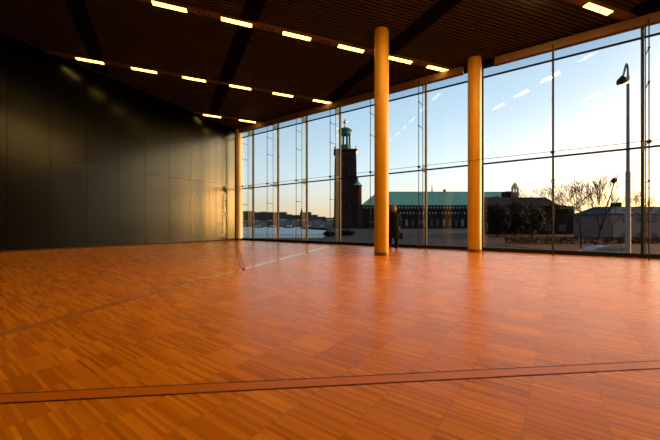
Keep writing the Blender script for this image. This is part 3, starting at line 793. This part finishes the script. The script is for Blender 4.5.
# ------------------------------------------------------------------ trees, hedge, bush
def bare_tree(px, Y, top_py, lean=0.0, seed=0, spread=0.55, label='', trunk_r=0.16, nest=False):
    random.seed(seed)
    base = E(px, 0, Y); base.z = GZ
    H = (zz(top_py, Y) - GZ) * 1.10
    t = thing('bare_tree', base, label, 'tree', 'bare trees by the road')
    tb, bb = MB(), MB()
    def grow(p, d, L_, r, lv):
        segs = 3 if lv < 2 else 2
        for i in range(segs):
            d = (d + Vector((random.uniform(-1, 1), random.uniform(-1, 1), random.uniform(-0.4, 0.8))) * (0.06 if lv == 0 else 0.16)).normalized()
            q = p + d * (L_ / segs); r2 = r * 0.86
            (tb if lv < 1 else bb).cyl(p, q, r, r2, n=7 if lv < 2 else 4, caps=False)
            p, r = q, r2
            if lv >= 1 and lv < 5 and random.random() < 0.55: kid(p, d, L_ * random.uniform(0.6, 0.85), r * 0.55, lv + 1)
        if lv < 5:
            for k in range(3 if lv == 0 else 2): kid(p, d, L_ * random.uniform(0.65, 0.88), r * 0.7, lv + 1)
    def kid(p, d, L_, r, lv):
        a = random.uniform(0, 2 * PI); o = d.orthogonal().normalized(); o = (Matrix.Rotation(a, 3, d) @ o)
        dd = (d + o * random.uniform(0.35, 0.9) * spread * 1.7 + Vector((0, 0, 0.12))).normalized()
        grow(p, dd, L_, max(r, 0.024), lv)
    grow(base - Vector((0, 0, 0.1)), Vector((lean, 0, 1)).normalized(), H * 0.40, trunk_r, 0)
    mz = max(v[2] for v in bb.v); s = H / (mz - GZ)
    for m_ in (tb, bb): m_.v = [(base.x + (x - base.x) * s, base.y + (y - base.y) * s, GZ + (z - GZ) * s) for x, y, z in m_.v]
    if nest:
        pk = E(614, 180.5, Y + 0.4); p_ = Vector(tb.v[-1])
        for i in range(4):
            q_ = p_.lerp(pk, 1 / (4 - i)) + Vector((0.12 * (-1) ** i * (i < 3), 0, 0)); tb.cyl(p_, q_, 0.12 - 0.02 * i, 0.10 - 0.02 * i, n=6); p_ = q_
        nb = MB(); random.seed(9)
        for i in range(60):
            v = Vector((random.gauss(0, 1), random.gauss(0, 1), random.gauss(0, 1))).normalized() * 0.33
            w_ = Vector((random.gauss(0, 1), random.gauss(0, 1), random.gauss(0, 1))).normalized() * 0.33
            o = Vector((pk[0], pk[1], pk[2])); nb.cyl(o + v, o + w_, 0.03, n=4)
        nb.build('twig_clump', 'bark', t)
    tb.build('trunk', 'bark', t, smooth=True); bb.build('branches', 'twig', t)
    return t
bare_tree(581, 47, 179, 0.0, 11, 0.55, 'bare spreading tree left of the leaning one, behind the silver car', 0.17)
bare_tree(594, 40, 181, 0.30, 23, 0.40, 'bare tree with a leaning trunk and dark twig clump at its top', 0.15, nest=True)
bare_tree(548, 62, 183, 0.0, 5, 0.6, 'bare tree standing behind the glazing post right of the orange column', 0.2)
bare_tree(532, 75, 189, -0.05, 8, 0.6, 'small bare tree right of the domed turret, furthest left of the bare trees', 0.2)
bare_tree(566, 80, 188, 0.05, 14, 0.5, 'bare tree in front of the green roof end', 0.15)
bare_tree(612, 64, 190, 0.0, 31, 0.5, 'bare tree just left of the tall street lamp', 0.15)
bare_tree(640, 66, 193, 0.0, 37, 0.6, 'bare tree between the street lamp and the paired glazing rods', 0.15)
bare_tree(662, 60, 190, -0.05, 41, 0.6, 'bare tree at the right edge in front of the pink house', 0.15)

def leafy(px, Y, top_py, wpx, label, n=900, seed=1, name='evergreen_tree'):
    random.seed(seed)
    base = E(px, 0, Y); base.z = GZ; H = zz(top_py, Y) - GZ; R = wpx * Y / F / 2
    t = thing(name, base, label, 'tree' if 'tree' in name else 'bush', 'dark evergreens')
    b = MB()
    for i in range(n):
        th, ph = random.uniform(0, 2 * PI), math.acos(random.uniform(-1, 1)); rr = random.uniform(0.55, 1.0)
        o = Vector((base.x + R * rr * math.sin(ph) * math.cos(th), base.y + R * rr * math.sin(ph) * math.sin(th), GZ + H * 0.53 + H * 0.47 * rr * math.cos(ph)))
        a = Vector((random.gauss(0, 1), random.gauss(0, 1), random.gauss(0, 1))).normalized(); c_ = a.orthogonal().normalized()
        s = R * random.uniform(0.10, 0.2); b.add([o + a * s, o + c_ * s * 0.6, o - a * s, o - c_ * s * 0.6], [(0, 1, 2, 3)])
    b.build('foliage', 'leaf', t)
    b = MB(); b.cyl((base.x, base.y, GZ), (base.x, base.y, GZ + H * 0.6), R * 0.08, R * 0.04, 8); b.build('trunk', 'bark', t)
leafy(497, 90, 203, 26, 'dark evergreen tree just right of the orange column, left one of three', 1100, 2)
leafy(515, 95, 201, 26, 'dark evergreen tree below the domed turret, middle one of three', 1100, 3)
leafy(533, 98, 204, 22, 'dark evergreen tree before the dark timber building, right one of three', 1000, 6)
leafy(329, 92, 231.5, 13, 'low dark bush on the quay left of the brick tower foot', 500, 7, 'bush')
leafy(347, 98, 230, 16, 'low dark bush on the quay in front of the brick tower foot', 500, 12, 'bush')
random.seed(3)
b = MB(); YH = 58
for i in range(2600):
    px = random.uniform(505, 665); zt = random.uniform(GZ, GZ + 1.25); o = E(px, 0, YH + random.uniform(-0.6, 0.6)); o.z = zt
    a = Vector((random.gauss(0, 1), random.gauss(0, 1), random.gauss(0, 1))).normalized(); c_ = a.orthogonal().normalized(); s = random.uniform(0.12, 0.28)
    b.add([o + a * s, o + c_ * s * 0.6, o - a * s, o - c_ * s * 0.6], [(0, 1, 2, 3)])
tag(b.build('hedge', 'hedge'), 'low rusty brown hedge running along the road behind the car', 'hedge')

# ------------------------------------------------------------------ street lamp
YL = 16.0
p = E(628, 0, YL); zt = zz(66, YL)
t = thing('street_lamp', (p.x, YL, GZ), 'tall grey street lamp with bent arm standing outside the right glazing', 'street lamp')
b = MB(); zm = zz(172, YL); b.lathe((p.x, YL, 0), [(0.15, GZ), (0.15, GZ + 0.4), (0.115, GZ + 0.45), (0.105, zm), (0.078, zm + 0.05), (0.06, zt - 0.5)], n=16); b.build('pole', 'pole', t, smooth=True)
b = MB(); pr = Vector((p.x, YL, zt - 0.55))
arc = [(p.x - 0.01, zt - 0.15), (p.x - 0.04, zt + 0.05), (p.x - 0.08, zt + 0.1), (p.x - 0.12, zt + 0.0), (p.x - 0.19, zt - 0.3), (p.x - 0.26, zt - 0.55)]
for (ax, az) in arc:
    q = Vector((ax, YL, az)); b.cyl(pr, q, 0.045, n=10); b.ball(q, 0.045, n=8, m=6); pr = q
b.build('arm', 'pole', t, smooth=True)
hd = MB().lathe((p.x - 0.30, YL, zt - 0.95), [(0.05, 0.45), (0.10, 0.38), (0.20, 0.28), (0.23, 0.16), (0.235, 0.12)], n=18).build('lamp_head', 'node', t, smooth=True)
MB().lathe((p.x - 0.30, YL, zt - 0.95), [(0.22, 0.12), (0.20, 0.05), (0.12, -0.01), (0.03, -0.03)], n=18).build('lamp_glass', 'darkglass', t, smooth=True)

# ------------------------------------------------------------------ parked car
YC = 31.0
c0 = E(600, 0, YC)
t = thing('car', (c0.x, YC, GZ), 'silver estate car passing on the road outside the right glazing', 'car')
L2 = 2.35
prof = [(-L2, 0.35), (-L2 + 0.02, 0.62), (-L2 + 0.2, 0.80), (-1.25, 0.95), (-0.75, 1.22), (-0.35, 1.40), (0.2, 1.46), (1.3, 1.43), (1.75, 1.36), (2.15, 1.0), (2.32, 0.85), (L2, 0.5), (L2 - 0.05, 0.32)]
b = MB(); secs = [(-0.80, 0.97), (-0.86, 1.0), (0.86, 1.0), (0.80, 0.97)]
n = len(prof); vs = []
def tum(z): return 1.0 if z < 0.95 else 1.0 - 0.32 * (z - 0.95)
for (y, s) in secs:
    for (x, z) in prof: vs.append((c0.x + x * s, YC + y * tum(z), GZ + (z if abs(y) > .9 else z)))
fs = []
for k in range(3):
    for i in range(n): fs.append((k * n + i, k * n + (i + 1) % n, (k + 1) * n + (i + 1) % n, (k + 1) * n + i))
fs += [tuple(range(n)), tuple(range(3 * n, 4 * n))]
b.add(vs, fs); b.build('car_body', 'carpaint', t, smooth=True)
def glz(p2, name='side_window'):
    b = MB()
    for sg in (-1, 1):
        b.extrude([(c0.x + x, YC + sg * (0.865 * tum(z) - 0.02), GZ + z) for x, z in p2], (0, sg * 0.03, 0))
    return b
glz([(-1.02, 0.98), (-0.72, 1.18), (-0.32, 1.34), (0.25, 1.38), (0.25, 0.98)]).build('front_side_windows', 'carglass', t)
glz([(0.33, 0.98), (0.33, 1.38), (1.25, 1.36), (1.25, 0.98)]).build('rear_side_windows', 'carglass', t)
glz([(1.33, 0.98), (1.33, 1.35), (1.68, 1.3), (1.98, 1.0)]).build('quarter_windows', 'carglass', t)
b = MB(); b.extrude([(c0.x - 1.27, YC - 0.68, GZ + 0.97), (c0.x - 0.40, YC - 0.62, GZ + 1.40), (c0.x - 0.40, YC + 0.62, GZ + 1.40), (c0.x - 1.27, YC + 0.68, GZ + 0.97)], (-0.02, 0, 0.03)); b.build('windscreen', 'carglass', t)
for x in (-1.45, 1.4):
    for sg in (-1, 1):
        wv = MB(); wv.cyl((c0.x + x, YC + sg * 0.66, GZ + 0.32), (c0.x + x, YC + sg * 0.885, GZ + 0.32), 0.32, n=20); wo_ = wv.build('wheel', 'tyre', t, smooth=True)
        wv = MB(); wv.cyl((c0.x + x, YC + sg * 0.87, GZ + 0.32), (c0.x + x, YC + sg * 0.895, GZ + 0.32), 0.19, n=14); wv.build('wheel_rim', 'steel', wo_)
for sg in (-1, 1):
    MB().box(c0.x + L2 - 0.12, c0.x + L2 - 0.0, YC + sg * 0.74 - 0.09, YC + sg * 0.74 + 0.09, GZ + 0.68, GZ + 0.88).build('tail_lamp', 'tail', t)
    MB().box(c0.x - L2 + 0.0, c0.x - L2 + 0.14, YC + sg * 0.66 - 0.15, YC + sg * 0.66 + 0.15, GZ + 0.6, GZ + 0.74).build('head_lamp', 'stone', t)
    b = MB(); b.cyl((c0.x - 0.2, YC + sg * 0.62, GZ + 1.47), (c0.x + 1.5, YC + sg * 0.62, GZ + 1.46), 0.025, n=8); b.build('roof_rail', 'node', t)

for o in S.objects:
    if '_base' in o: del o['_base']
